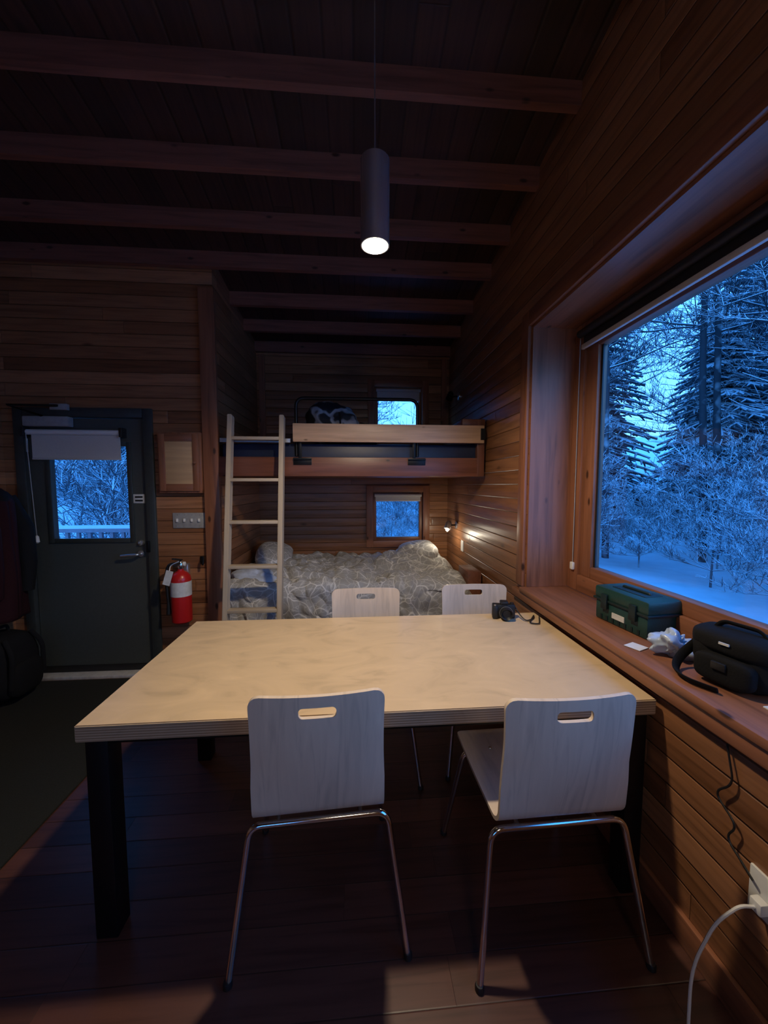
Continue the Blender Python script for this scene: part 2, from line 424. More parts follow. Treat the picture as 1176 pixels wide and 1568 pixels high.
tube('pull_cord', [P(b, (1.328, 2.185, 2.38)), P(b, (1.328, 2.185, 1.0))], 0.0025, M['greyp'], b, seg=6)
box('cord_clip', P(b, (1.318, 2.17, 0.985)), P(b, (1.335, 2.2, 1.03)), M['white'], b, 0.004)

def small_window(nm, H, shade_drop, yb=YB, sgn=1, c=0.075):
    x0, x1, z0, z1 = H
    o = empty(nm, ((x0+x1)/2, yb, (z0+z1)/2))
    def yy(a, b): return (min(yb+sgn*a, yb+sgn*b), max(yb+sgn*a, yb+sgn*b))
    def W_(n_, xa, xb, ya, yb_, za, zb_, m_, bv=0.0):
        A, B_ = yy(ya, yb_); wbox(o, n_, (xa, A, za), (xb, B_, zb_), m_, bv)
    W_('casing_1', x0-c, x0, -0.022, 0, z0-c, z1+c, M['trimZ'], 0.003); W_('casing_2', x1, x1+c, -0.022, 0, z0-c, z1+c, M['trimZ'], 0.003)
    W_('casing_3', x0, x1, -0.022, 0, z1, z1+c, M['trimX'], 0.003); W_('casing_4', x0, x1, -0.022, 0, z0-c, z0, M['trimX'], 0.003)
    f = 0.04
    W_('sash_1', x0, x0+f, 0.02, 0.08, z0, z1, M['trimZ'], 0.003); W_('sash_2', x1-f, x1, 0.02, 0.08, z0, z1, M['trimZ'], 0.003)
    W_('sash_3', x0+f, x1-f, 0.02, 0.08, z0, z0+f, M['trimX'], 0.003); W_('sash_4', x0+f, x1-f, 0.02, 0.08, z1-f, z1, M['trimX'], 0.003)
    W_('glass_pane', x0+f, x1-f, 0.05, 0.055, z0+f, z1-f, M['glass'])
    if shade_drop:
        tube('shade_roller', [P(o, (x0+0.02, yb-0.01, z1-0.035)), P(o, (x1-0.02, yb-0.01, z1-0.035))], 0.018, M['shade'], o)
        wbox(o, 'shade_fabric', (x0+0.03, yb-0.006, z1-shade_drop), (x1-0.03, yb-0.002, z1-0.04), M['shade'])
        wbox(o, 'shade_hem', (x0+0.03, yb-0.01, z1-shade_drop-0.015), (x1-0.03, yb+0.002, z1-shade_drop), M['white'], 0.002)
small_window('window_2', W1, 0.09)
small_window('window_3', W2, 0.14)
small_window('window_4', WR, 0, YN, -1)

# ------------------------------------------------------------------ door
d = empty('door_1', (-2.035, 3.05, 1.02))
x0, x1 = -2.455, -1.615; zt = 2.005; y0, y1 = 3.055, 3.10
G = (-2.31, -1.745, 1.085, 1.80)
bm = bmesh.new()
for a, b_, c, e in wall_cells(x0, x1, 0.03, zt, [G]): bm_box(bm, P(d, (a, y0, c)), P(d, (b_, y1, e)))
bmesh.ops.remove_doubles(bm, verts=bm.verts, dist=1e-5)
fin('door_slab', bm, M['door'], d)
for nm, lo, hi in (('frame_hinge_side', (-2.53, 3.02, 0.0), (-2.46, 3.13, 2.08)), ('frame_latch_side', (-1.61, 3.02, 0.0), (-1.54, 3.13, 2.08)), ('frame_head', (-2.46, 3.02, 2.01), (-1.61, 3.13, 2.08))):
    wbox(d, nm, lo, hi, M['doorfr'], 0.006)
for i, (lo, hi) in enumerate([((G[0]-0.03, 3.042, G[2]-0.03), (G[0]+0.005, 3.056, G[3]+0.03)), ((G[1]-0.005, 3.042, G[2]-0.03), (G[1]+0.03, 3.056, G[3]+0.03)), ((G[0]+0.005, 3.042, G[3]-0.005), (G[1]-0.005, 3.056, G[3]+0.03)), ((G[0]+0.005, 3.042, G[2]-0.03), (G[1]-0.005, 3.056, G[2]+0.005))]):
    wbox(d, 'lite_frame_%d' % (i+1), lo, hi, M['doorfr'], 0.004)
wbox(d, 'glass_pane', (G[0], 3.07, G[2]), (G[1], 3.075, G[3]), M['glass'])
wbox(d, 'threshold', (-2.53, 2.97, 0.0), (-1.54, 3.13, 0.028), M['thresh'], 0.005)
wbox(d, 'door_sweep', (-2.45, 3.045, 0.03), (-1.62, 3.056, 0.08), M['blackp'])
for nm, z, r in (('lever_rose', 0.965, 0.028), ('deadbolt_rose', 1.05, 0.024)):
    lathe(nm, [(r, 0), (r, 0.008), (r*0.8, 0.016), (r*0.4, 0.018)], M['steel'], d, P(d, (-1.675, 3.055, z)), (math.pi/2, 0, 0))
tube('lever', [P(d, (-1.675, 3.055, 0.965)), P(d, (-1.675, 3.0, 0.965)), P(d, (-1.73, 2.995, 0.962)), P(d, (-1.80, 3.0, 0.955))], 0.011, M['steel'], d, 0.02)
tube('deadbolt_turn', [P(d, (-1.675, 3.04, 1.065)), P(d, (-1.675, 3.025, 1.05)), P(d, (-1.675, 3.04, 1.035))], 0.006, M['steel'], d)
wbox(d, 'notice_plate', (-1.715, 3.047, 1.36), (-1.63, 3.056, 1.43), M['label'], 0.002)
for i in range(2): wbox(d, 'notice_mark_%d' % i, (-1.70, 3.044, 1.375+i*0.028), (-1.645, 3.048, 1.387+i*0.028), M['black'])
for i, z in enumerate((0.25, 1.05, 1.8)): tube('hinge_%d' % (i+1), [P(d, (-2.457, 3.045, z-0.05)), P(d, (-2.457, 3.045, z+0.05))], 0.008, M['steel'], d)
wbox(d, 'strike_guard', (-1.615, 3.005, 0.98), (-1.59, 3.03, 1.07), M['black'], 0.003)
wbox(d, 'closer_body', (-2.44, 2.99, 1.935), (-2.12, 3.052, 2.01), M['greyp'], 0.008)
tube('closer_arm', [P(d, (-2.30, 3.0, 2.01)), P(d, (-2.42, 2.86, 2.06)), P(d, (-2.18, 2.99, 2.085))], 0.009, M['black'], d, 0.0)
wbox(d, 'closer_shoe', (-2.24, 2.985, 2.055), (-2.12, 3.019, 2.10), M['greyp'], 0.004)
s = empty('door_roller_shade', (-2.08, 3.02, 1.8))
tube('roller', [P(s, (-2.43, 3.018, 1.895)), P(s, (-1.76, 3.018, 1.895))], 0.020, M['white'], s, seg=16)
wbox(s, 'fabric', (-2.41, 3.028, 1.70), (-1.78, 3.032, 1.90), M['shade'])
wbox(s, 'hem', (-2.41, 3.022, 1.69), (-1.78, 3.036, 1.705), M['shade'], 0.003)
for i, x in enumerate((-2.445, -1.755)): wbox(s, 'bracket_%d' % i, (x-0.012, 2.99, 1.86), (x+0.012, 3.054, 1.93), M['blackp'], 0.003)
tube('pull_cord', [P(s, (-2.425, 3.0, 1.89)), P(s, (-2.41, 3.02, 1.10))], 0.003, M['greyp'], s, seg=6)
lathe('cord_weight', [(0.006, 0), (0.016, 0.01), (0.012, 0.05), (0.004, 0.06)], M['white'], s, P(s, (-2.41, 3.02, 1.06)))

e = empty('electrical_panel_box', (-1.31, 3.0, 1.67))
wbox(e, 'back_box', (-1.49, 2.985, 1.44), (-1.17, 3.038, 1.90), M['trimZ'], 0.004)
for i, (lo, hi) in enumerate([((-1.475, 2.968, 1.455), (-1.43, 2.986, 1.885)), ((-1.23, 2.968, 1.455), (-1.185, 2.986, 1.885)), ((-1.43, 2.968, 1.455), (-1.23, 2.986, 1.51)), ((-1.43, 2.968, 1.83), (-1.23, 2.986, 1.885))]):
    wbox(e, 'door_frame_%d' % (i+1), lo, hi, M['trimZ'] if i < 2 else M['trimX'], 0.003)
wbox(e, 'door_panel', (-1.432, 2.974, 1.508), (-1.228, 2.984, 1.832), M['cork'], 0.002)
lathe('knob', [(0.006, 0), (0.006, 0.01), (0.012, 0.018), (0.008, 0.024)], M['trimX'], e, P(e, (-1.207, 2.968, 1.67)), (math.pi/2, 0, 0), 16)
e = empty('light_switch_plate', (-1.30, 3.03, 1.225))
wbox(e, 'plate', (-1.42, 3.031, 1.165), (-1.175, 3.04, 1.285), M['greyp'], 0.003)
for i in range(4): wbox(e, 'toggle_%d' % (i+1), (-1.392+i*0.055, 3.018, 1.215), (-1.378+i*0.055, 3.032, 1.24), M['white'], 0.002)
for i in range(8): lathe('screw_%d' % i, [(0.004, 0), (0.003, 0.002)], M['steel'], e, P(e, (-1.385+(i % 4)*0.055, 3.031, 1.18 if i < 4 else 1.27)), (math.pi/2, 0, 0), 8)
e = empty('fire_extinguisher', (-1.335, 2.94, 0.45))
lathe('cylinder', [(0.06, 0), (0.072, 0.012), (0.072, 0.33), (0.066, 0.36), (0.045, 0.385), (0.022, 0.40), (0.02, 0.42)], M['red'], e)
lathe('label_band', [(0.0735, 0.21), (0.0735, 0.32)], M['label'], e)
lathe('valve_body', [(0.022, 0.415), (0.026, 0.43), (0.024, 0.46), (0.014, 0.475)], M['chrome'], e)
box('lower_handle', (-0.012, -0.10, 0.452), (0.012, 0.02, 0.464), M['blackp'], e, 0.003, rot=(0.12, 0, 0))
box('squeeze_lever', (-0.012, -0.11, 0.488), (0.012, 0.02, 0.50), M['blackp'], e, 0.003, rot=(-0.25, 0, 0))
lathe('gauge', [(0.017, 0), (0.017, 0.012), (0.014, 0.014)], M['white'], e, (0.026, -0.005, 0.452), (0, math.pi/2, 0), 16)
tube('hose', [(-0.02, 0, 0.455), (-0.085, -0.01, 0.45), (-0.10, -0.02, 0.36), (-0.088, -0.02, 0.15)], 0.011, M['blackp'], e, 0.05)
lathe('nozzle', [(0.012, 0), (0.018, 0.0), (0.011, 0.09)], M['blackp'], e, (-0.088, -0.02, 0.07))
tube('pull_pin_ring', [(0.0, -0.02, 0.475), (-0.05, -0.05, 0.45), (-0.055, -0.06, 0.40), (-0.04, -0.07, 0.38)], 0.004, M['white'], e, 0.02)
box('inspection_tag', (-0.075, -0.095, 0.31), (-0.025, -0.090, 0.42), M['label'], e, rot=(0, 0.3, 0))
box('wall_bracket', (-0.03, 0.06, 0.1), (0.03, 0.099, 0.44), M['steel'], e, 0.003)
e2 = empty('wall_hook', (-1.21, 3.0, 0.90))
tube('hook', [(0, 0.038, 0.02), (0, 0.0, 0.01), (0.03, -0.03, -0.02), (0.03, -0.02, 0.03)], 0.006, M['black'], e2, 0.015)
box('hook_plate', (-0.015, 0.03, -0.02), (0.015, 0.039, 0.04), M['black'], e2, 0.002)

box('door_mat', (XL+0.02, 0.6, 0.0), (-1.39, 2.95, 0.012), M['rug'], bev=0.004)

# ------------------------------------------------------------------ table
T = empty('dining_table', (0.085, 1.645, 0.0))
TX, TY = 0.965, 0.455
bm = bmesh.new(); fs = bm_box(bm, (-TX, -TY, -0.0275), (TX, TY, 0.0275))
bmesh.ops.bevel(bm, geom=bm.edges[:], offset=0.003, segments=2, affect='EDGES')
bm.normal_update()
for f in bm.faces: f.material_index = 0 if abs(f.normal.z) > 0.9 else 1
fin('table_top', bm, [M['top'], M['topedge']], T, (0, 0, 0.7225), smooth=True)
k = 1; IN = 0.052
for sx in (-1, 1):
    for sy in (-1, 1):
        cx, cy = sx*(TX-IN), sy*(TY-IN)
        box('leg_%d' % k, (cx-0.035, cy-0.035, 0.0), (cx+0.035, cy+0.035, 0.694), M['black'], T, 0.004); k += 1
for i, sy in enumerate((-1, 1)): box('apron_long_%d' % i, (-TX+0.09, sy*(TY-IN)-0.015, 0.665), (TX-0.09, sy*(TY-IN)+0.015, 0.694), M['black'], T)
for i, sx in enumerate((-1, 1)): box('apron_short_%d' % i, (sx*(TX-IN)-0.015, -TY+0.09, 0.665), (sx*(TX-IN)+0.015, TY-0.09, 0.694), M['black'], T)

# ------------------------------------------------------------------ chairs
def make_shell():
    th, W, r = 0.012, 0.205, 0.035
    Lseat, R, lean, Lback = 0.36, 0.055, math.radians(7), 0.38
    ang = math.pi/2-lean
    arc = R*ang; front = 0.05; L = front+Lseat+arc+Lback
    ss = [0, 0.003, 0.009, 0.018, 0.027, 0.037]
    while ss[-1] < L-0.05: ss.append(ss[-1]+0.013)
    ss += [L-0.037, L-0.027, L-0.018, L-0.009, L-0.003, L]
    us = [-1+2*i/24 for i in range(25)]
    bm = bmesh.new(); lay = []
    for z in (-th/2, th/2):
        g = []
        for s_ in ss:
            dd = min(s_, L-s_); w_ = W
            if dd < r: w_ = W-r+math.sqrt(max(0, r*r-(r-dd)**2))
            if s_ > L-0.3: w_ *= 1-0.02*math.sin((L-s_)/0.3*math.pi)
            g.append([bm.verts.new((u*w_, s_, z)) for u in us])
        lay.append(g)
    A, B = lay; ns, nu = len(ss), len(us)
    for j in range(ns-1):
        for i in range(nu-1):
            bm.faces.new((A[j][i], A[j+1][i], A[j+1][i+1], A[j][i+1])); bm.faces.new((B[j][i], B[j][i+1], B[j+1][i+1], B[j+1][i]))
    for j in range(ns-1):
        for i in (0, nu-1): bm.faces.new((A[j][i], A[j+1][i], B[j+1][i], B[j][i]))
    for i in range(nu-1):
        for j in (0, ns-1): bm.faces.new((A[j][i], A[j][i+1], B[j][i+1], B[j][i]))
    bmesh.ops.recalc_face_normals(bm, faces=bm.faces)
    me = bpy.data.meshes.new('tmp'); bm.to_mesh(me); bm.free(); o = bpy.data.objects.new('tmp', me); S.collection.objects.link(o)
    bm = bmesh.new(); hw, hh, hr = 0.056, 0.017, 0.013; sc_ = L-0.052
    ring = []
    for cx, cy, a0 in ((hw-hr, hh-hr, 0), (-hw+hr, hh-hr, 90), (-hw+hr, -hh+hr, 180), (hw-hr, -hh+hr, 270)):
        for q in range(6):
            a = math.radians(a0+q*18); ring.append((cx+hr*math.cos(a), sc_+cy+hr*math.sin(a)))
    lo = [bm.verts.new((x, y, -0.05)) for x, y in ring]; hi = [bm.verts.new((x, y, 0.05)) for x, y in ring]
    bm.faces.new(lo[::-1]); bm.faces.new(hi); m_ = len(ring)
    for i in range(m_): bm.faces.new((lo[i], lo[(i+1) % m_], hi[(i+1) % m_], hi[i]))
    bmesh.ops.recalc_face_normals(bm, faces=bm.faces)
    mc = bpy.data.meshes.new('tmpc'); bm.to_mesh(mc); bm.free(); oc = bpy.data.objects.new('tmpc', mc); S.collection.objects.link(oc)
    md = o.modifiers.new('b', 'BOOLEAN'); md.operation = 'DIFFERENCE'; md.object = oc; md.solver = 'EXACT'
    dg = bpy.context.evaluated_depsgraph_get(); me2 = bpy.data.meshes.new_from_object(o.evaluated_get(dg))
    bpy.data.objects.remove(o); bpy.data.objects.remove(oc)
    zs = 0.455
    for v in me2.vertices:
        u, s_, t_ = v.co
        if s_ < front+0.0:
            a = (front-s_)/front; y = Lseat+R+(front-s_)*0.97; z = zs-0.012*a*a; ny, nz = 0.3*a, 1
        elif s_ < front+Lseat:
            q = (s_-front)/Lseat; y = R+Lseat*(1-q); z = zs-0.010*math.sin(q*math.pi)*(1-0.5*(u/W)**2); ny, nz = 0, 1
        elif s_ < front+Lseat+arc:
            a = (s_-front-Lseat)/R; y = R-R*math.sin(a); z = zs+R-R*math.cos(a); ny, nz = math.sin(a), math.cos(a)
        else:
            a = ang; q = s_-front-Lseat-arc
            y = R-R*math.sin(a)-q*math.cos(a); z = zs+R-R*math.cos(a)+q*math.sin(a); ny, nz = math.sin(a), math.cos(a)
            k_ = min(1, q/0.15); y += 0.022*(u/W)**2*k_-0.012*math.sin(min(1, q/Lback)*math.pi)
        l_ = math.hypot(ny, nz)
        v.co = (u, y+ny/l_*t_, z+nz/l_*t_)
    for p in me2.polygons: p.use_smooth = True
    try: me2.set_sharp_from_angle(angle=math.radians(35))
    except Exception: pass
    me2.materials.clear(); me2.materials.append(M['chairw'])
    return me2
shell = make_shell(); shell.name = 'chair_shell'

def chair(loc, rz):
    c = empty('dining_chair', loc, (0, 0, rz))
    o = bpy.data.objects.new('seat_and_back_shell', shell); S.collection.objects.link(o); o.parent = c
    zt_ = 0.432
    tube('rear_leg_frame', [(-0.275, -0.055, 0.0), (-0.218, 0.02, zt_), (0.218, 0.02, zt_), (0.275, -0.055, 0.0)], 0.0105, M['chrome'], c, 0.04, 12)
    tube('front_leg_frame', [(-0.255, 0.45, 0.0), (-0.20, 0.36, zt_), (0.20, 0.36, zt_), (0.255, 0.45, 0.0)], 0.0105, M['chrome'], c, 0.04, 12)
    for i, x in enumerate((-0.13, 0.13)):
        tube('side_rail_%d' % i, [(x, 0.02, zt_+0.002), (x, 0.36, zt_+0.002)], 0.008, M['chrome'], c)
    for i, (x, y) in enumerate(((-0.275, -0.055), (0.275, -0.055), (-0.255, 0.45), (0.255, 0.45))):
        lathe('glide_%d' % i, [(0.014, 0), (0.014, 0.012), (0.011, 0.018)], M['blackp'], c, (x, y, 0.0), seg=12)
    for i, (x, y) in enumerate(((-0.1, 0.075), (0.1, 0.075), (-0.1, 0.34), (0.1, 0.34))):
        lathe('screw_%d' % i, [(0.006, 0), (0.005, 0.002)], M['chrome'], c, (x, y, 0.458), seg=10)
chair((-0.118, 1.125, 0), math.radians(3))
chair((0.635, 1.05, 0), math.radians(1))
chair((0.06, 2.19, 0), math.radians(180))
chair((0.735, 2.23, 0), math.radians(178))

# ------------------------------------------------------------------ lamps
LC = (1.0, 0.81, 0.57)
def pendant(name, loc, energy, glow, ssize, angle):
    pl = empty(name, loc); ztop = dz(loc[1])-loc[2]
    bm = bmesh.new()
    prof = [(0.050, 0.012), (0.050, 0.0), (0.055, 0.0), (0.055, 0.305), (0.050, 0.31), (0.012, 0.311), (0.010, 0.327), (0.003, 0.329)]
    seg = 48; rings = [[bm.verts.new((r*math.cos(2*math.pi*k/seg), r*math.sin(2*math.pi*k/seg), z)) for k in range(seg)] for r, z in prof]
    for a, b_ in zip(rings, rings[1:]):
        for k in range(seg): bm.faces.new((a[k], a[(k+1) % seg], b_[(k+1) % seg], b_[k]))
    fin('cylinder_shade', bm, M['lampsh'], pl, smooth=True)
    lathe('lens', [(0.050, 0.010), (0.050, 0.014)], emis('lamp_lens_glow', (1.0, 0.88, 0.60), glow), pl)
    tube('cable', [(0, 0, 0.325), (0, 0, ztop-0.02)], 0.0025, M['steel'], pl, seg=6)
    lathe('canopy', [(0.06, ztop-0.03), (0.06, ztop+0.002)], M['lampsh'], pl)
    L = bpy.data.lights.new(name+'_bulb', 'SPOT'); L.energy = energy; L.color = LC; L.spot_size = math.radians(angle); L.spot_blend = 0.6; L.shadow_soft_size = ssize
    lo = bpy.data.objects.new('bulb', L); S.collection.objects.link(lo); lo.parent = pl; lo.location = (0, 0, -0.006)
pendant('pendant_lamp', (0.08, 1.5, 2.41), 100, 28, 0.045, 168)
gl = empty('globe_ceiling_light', (0.2, -1.2, 2.35))
zt_ = dz(-1.2)-2.35
blob('globe', (0.34, 0.34, 0.34), emis('opal_globe_glow', (1.0, 0.86, 0.70), 9), gl, p=2.0, nu=32, nv=16)
tube('stem', [(0, 0, 0.16), (0, 0, zt_-0.015)], 0.012, M['steel'], gl)
lathe('canopy', [(0.07, zt_-0.03), (0.07, zt_+0.002)], M['steel'], gl)
for nm, ty, en in (('bulb_down', 'SPOT', 105), ('bulb', 'POINT', 28)):
    Lg = bpy.data.lights.new('globe_'+nm, ty); Lg.energy = en; Lg.color = (1.0, 0.82, 0.62); Lg.shadow_soft_size = 0.18
    if ty == 'SPOT': Lg.spot_size = math.radians(176); Lg.spot_blend = 0.35
    og = bpy.data.objects.new(nm, Lg); S.collection.objects.link(og); og.parent = gl; og.location = (0, 0, 0)

# ------------------------------------------------------------------ bunk
B = empty('bunk_bed', (0, 3.1, 0))
def bb(nm, lo, hi, mat, bev=0.0): return wbox(B, nm, lo, hi, mat, bev)
bb('front_beam', (-1.05, 3.0, 1.57), (1.045, 3.04, 1.72), M['darkX'], 0.004)
bb('platform', (-1.06, 3.04, 1.58), (1.06, 4.27, 1.64), M['darkX'])
bb('upper_mattress', (-1.04, 3.045, 1.64), (1.0, 4.25, 1.83), M['navy'], 0.02)
bb('guard_plank', (-0.478, 2.965, 1.835), (1.03, 2.998, 1.975), M['rail'], 0.004)
bb('end_post', (0.985, 2.999, 1.57), (1.045, 3.06, 2.03), M['darkZ'], 0.003)
bb('end_board', (1.0, 3.06, 1.83), (1.045, 4.25, 2.04), M['darkY'], 0.003)
bb('end_cap', (0.86, 3.0, 1.98), (1.048, 3.5, 2.03), M['darkY'], 0.003)
bb('end_bracket', (1.0, 2.955, 1.86), (1.035, 2.966, 1.95), M['black'])
for i, x in enumerate((-0.43, 0.47)):
    bb('bracket_plate_%d' % i, (x-0.05, 2.99, 1.66), (x+0.09, 3.0, 1.715), M['black'], 0.002)
    bb('bracket_bar_%d' % i, (x-0.012, 2.999, 1.66), (x+0.012, 3.012, 1.98), M['black'], 0.002)
    bb('bracket_foot_%d' % i, (x-0.05, 2.97, 1.70), (x+0.09, 2.992, 1.708), M['black'])
tube('guard_hoop', [P(B, (-0.46, 3.03, 1.73)), P(B, (-0.46, 3.03, 2.18)), P(B, (0.50, 3.03, 2.18)), P(B, (0.50, 3.03, 1.73))], 0.013, M['black'], B, 0.07)
bb('ladder_rail_cleat', (-1.03, 2.985, 1.83), (-0.50, 2.998, 1.86), M['steel'])
bb('lower_platform', (-1.06, 3.1, 0.0), (0.90, 4.28, 0.40), M['darkX'])
bb('lower_mattress', (-1.04, 3.09, 0.40), (0.92, 4.27, 0.62), M['navy'], 0.03)
bb('bedside_ledge', (0.93, 3.02, 0.0), (1.045, 3.30, 0.78), M['darkY'], 0.004)

def duv(u, v):
    x = -1.03+u*2.01
    L1 = 1.18; tot = L1+0.42; s_ = v*tot
    if s_ < L1: y = 4.25-s_; z = 0.69
    else:
        q = s_-L1; r = 0.07
        if q < r*math.pi/2: a = q/r; y = 4.25-L1-r*math.sin(a); z = 0.69-r*(1-math.cos(a))
        else: y = 4.25-L1-r; z = 0.69-r-(q-r*math.pi/2)
    n1 = noise.noise(Vector((x*3, s_*3, 1))); n2 = noise.noise(Vector((x*7+2*n1, s_*6, 5))); n3 = noise.noise(Vector((x*15, s_*13+n2*2, 9)))
    h = 0.035*n1+0.05*n2+0.022*n3
    h += 0.13*math.exp(-((x-0.62)/0.30)**2-((s_-0.35)/0.28)**2)
    h += 0.03*math.exp(-((x+0.55)/0.4)**2-((s_-0.7)/0.3)**2)
    if s_ < L1: z += h+0.02
    else: y -= abs(h)*0.9+0.03*math.sin(x*14+n1*4)*min(1, (s_-L1)*3)*0.6; z += 0.02+h*0.3*(1-(s_-L1)/0.42)
    ed = max(0, (u-0.93)/0.07); z -= 0.16*ed**2
    if s_ >= L1: y = min(y, 3.075)
    return (x, y, max(z, 0.3))
surf('duvet', duv, 150, 110, M['duvet'], B, 0.012).location = (0, -3.1, 0)
blob('pillow_white', (0.36, 0.6, 0.17), M['duvet'], B, (-0.82, 0.75, 0.79), (0.15, 0.2, 0.1), p=2.6, amp=0.02)
blob('pillow_covered', (0.42, 0.55, 0.15), M['duvet'], B, (0.66, 0.82, 0.80), (0.1, -0.15, 0), p=2.6, amp=0.02)
blob('sheet_bundle', (0.40, 0.30, 0.16), M['sheet'], B, (-0.84, 0.16, 0.70), (0, 0.1, 0), p=2.4, amp=0.05, fs=7)

def camo():
    t = NT('grey_black_print'); tc = t.n('ShaderNodeTexCoord'); v = t.n('ShaderNodeTexNoise'); v.inputs['Scale'].default_value = 5; v.inputs['Detail'].default_value = 2
    t.l(tc.outputs['Object'], v.inputs['Vector'])
    c = t.ramp(v.outputs[0], [(0.47, (0.012, 0.012, 0.015)), (0.51, (0.34, 0.34, 0.36)), (0.58, (0.24, 0.24, 0.26)), (0.62, (0.015, 0.015, 0.018))]); t.bsdf(c, 0.8); return t.m
sb = empty('sleeping_bag', (-0.18, 3.35, 2.02))
blob('rolled_bag', (0.48, 0.36, 0.38), camo(), sb, p=2.3, amp=0.07, fs=5, nu=60, nv=36)
blob('hood', (0.3, 0.3, 0.20), M['fabricblk'], sb, (0.24, 0.02, -0.07), p=2.4, amp=0.03, fs=7)
tube('compression_strap', [(0.05, -0.19, 0.08), (0.06, -0.2, 0.0), (0.06, -0.19, -0.12)], 0.01, M['fabricblk'], sb, flat=0.4)

lad = empty('bunk_ladder', (-0.74, 2.62, 0.0))
ht, run = 2.02, 0.325; ln = math.hypot(ht, run); tilt = -math.atan2(run, ht)
for i, x in enumerate((-0.19, 0.19)):
    bm = bmesh.new(); bm_box(bm, (-0.017, -0.035, -ln/2), (0.017, 0.035, ln/2)); bmesh.ops.bevel(bm, geom=bm.edges[:], offset=0.004, segments=2, affect='EDGES')
    fin('side_rail_%d' % (i+1), bm, M['ladderZ'], lad, (x, run/2, ht/2+0.003), (tilt, 0, 0), True)
for i, z in enumerate((0.29, 0.60, 0.91, 1.23, 1.54, 1.85)):
    y = run*z/ht; box('rung_%d' % (i+1), (-0.175, y-0.032, z-0.012), (0.175, y+0.032, z+0.012), M['ladderX'], lad, 0.003)

def reading_lamp(loc, on):
    r = empty('reading_lamp', loc)
    lathe('wall_plate', [(0.04, 0), (0.04, 0.012), (0.03, 0.018)], M['steel'], r, (0, 0, 0), (0, -math.pi/2, 0))
    tube('arm', [(-0.012, 0, 0), (-0.07, 0, 0), (-0.09, -0.02, 0.02)], 0.008, M['black'], r, 0.02)
    lathe('head', [(0.012, -0.05), (0.03, -0.03), (0.036, 0.04), (0.032, 0.04), (0.026, -0.02)], M['steel'] if on else M['black'], r, (-0.10, -0.02, 0.0), (math.pi-0.3, 0.35, 0))
    if on:
        lathe('bulb', [(0.004, -0.02), (0.018, -0.006), (0.018, 0.01), (0.006, 0.024)], emis('reading_bulb_glow', (1.0, 0.88, 0.65), 6), r, (-0.112, -0.03, -0.045), seg=16)
        l = bpy.data.lights.new('reading_light', 'POINT'); l.energy = 2.4; l.color = (1.0, 0.87, 0.66); l.shadow_soft_size = 0.03
        o = bpy.data.objects.new('light', l); S.collection.objects.link(o); o.parent = r; o.location = (-0.18, -0.06, -0.10)
reading_lamp((XR, 3.88, 1.08), True)
reading_lamp((XR, 3.87, 2.41), False)
box('wall_outlet_plate', (1.062, 3.62, 0.84), (1.07, 3.70, 0.95), M['white'], bev=0.002)

# ------------------------------------------------------------------ things on table / sill
cam_o = empty('mirrorless_camera', (0.835, 2.03, 0.751), (0, 0, math.radians(-12)))
box('body', (-0.062, -0.018, 0.0), (0.062, 0.022, 0.078), M['blackp'], cam_o, 0.007)
box('grip', (-0.066, -0.04, 0.0), (-0.034, -0.015, 0.074), M['blackp'], cam_o, 0.01)
box('viewfinder_hump', (-0.02, -0.02, 0.074), (0.024, 0.024, 0.096), M['blackp'], cam_o, 0.007)
lathe('lens_barrel', [(0.034, 0), (0.036, 0.01), (0.034, 0.045), (0.03, 0.055), (0.026, 0.05), (0.02, 0.04)], M['blackp'], cam_o, (0.008, -0.018, 0.038), (math.pi/2, 0, 0))
lathe('lens_ring', [(0.0365, 0.02), (0.0365, 0.024)], M['steel'], cam_o, (0.008, -0.018, 0.038), (math.pi/2, 0, 0))
lathe('mode_dial', [(0.012, 0), (0.012, 0.01)], M['blackp'], cam_o, (0.045, 0, 0.077), seg=16)
lathe('shutter_button', [(0.007, 0), (0.007, 0.006)], M['steel'], cam_o, (-0.05, -0.024, 0.073), seg=12)
tube('camera_strap', [(0.064, 0, 0.06), (0.09, -0.03, 0.02), (0.11, -0.06, 0.006), (0.16, -0.02, 0.006), (0.18, 0.05, 0.006), (0.12, -0.09, 0.006), (0.17, -0.1, 0.006), (0.2, 0.02, 0.005)], 0.0035, M['blackp'], cam_o, 0.03, 6)

tb = empty('tackle_box', (1.19+0.075, 1.575, 0.861), (0, 0, math.radians(-84)))
box('lower_tray', (-0.145, -0.085, 0.0), (0.145, 0.085, 0.095), M['green'], tb, 0.008)
box('lid', (-0.152, -0.09, 0.10), (0.152, 0.09, 0.160), M['green'], tb, 0.014)
box('lid_rim', (-0.155, -0.093, 0.092), (0.155, 0.093, 0.104), M['greend'], tb, 0.003)
box('lid_recess', (-0.09, -0.045, 0.158), (0.09, 0.045, 0.163), M['greend'], tb, 0.002)
tube('handle', [(-0.07, 0, 0.158), (-0.07, 0, 0.167), (0.07, 0, 0.167), (0.07, 0, 0.158)], 0.007, M['greend'], tb, 0.015)
for i, x in enumerate((-0.08, 0.08)): box('latch_%d' % i, (x-0.018, -0.101, 0.06), (x+0.018, -0.088, 0.13), M['greend'], tb, 0.003)
box('label', (-0.04, -0.0885, 0.03), (0.03, -0.085, 0.055), M['label'], tb)
for i in range(7): box('rib_%d' % i, (-0.11+i*0.035, -0.088, 0.008), (-0.10+i*0.035, -0.084, 0.028), M['greend'], tb)

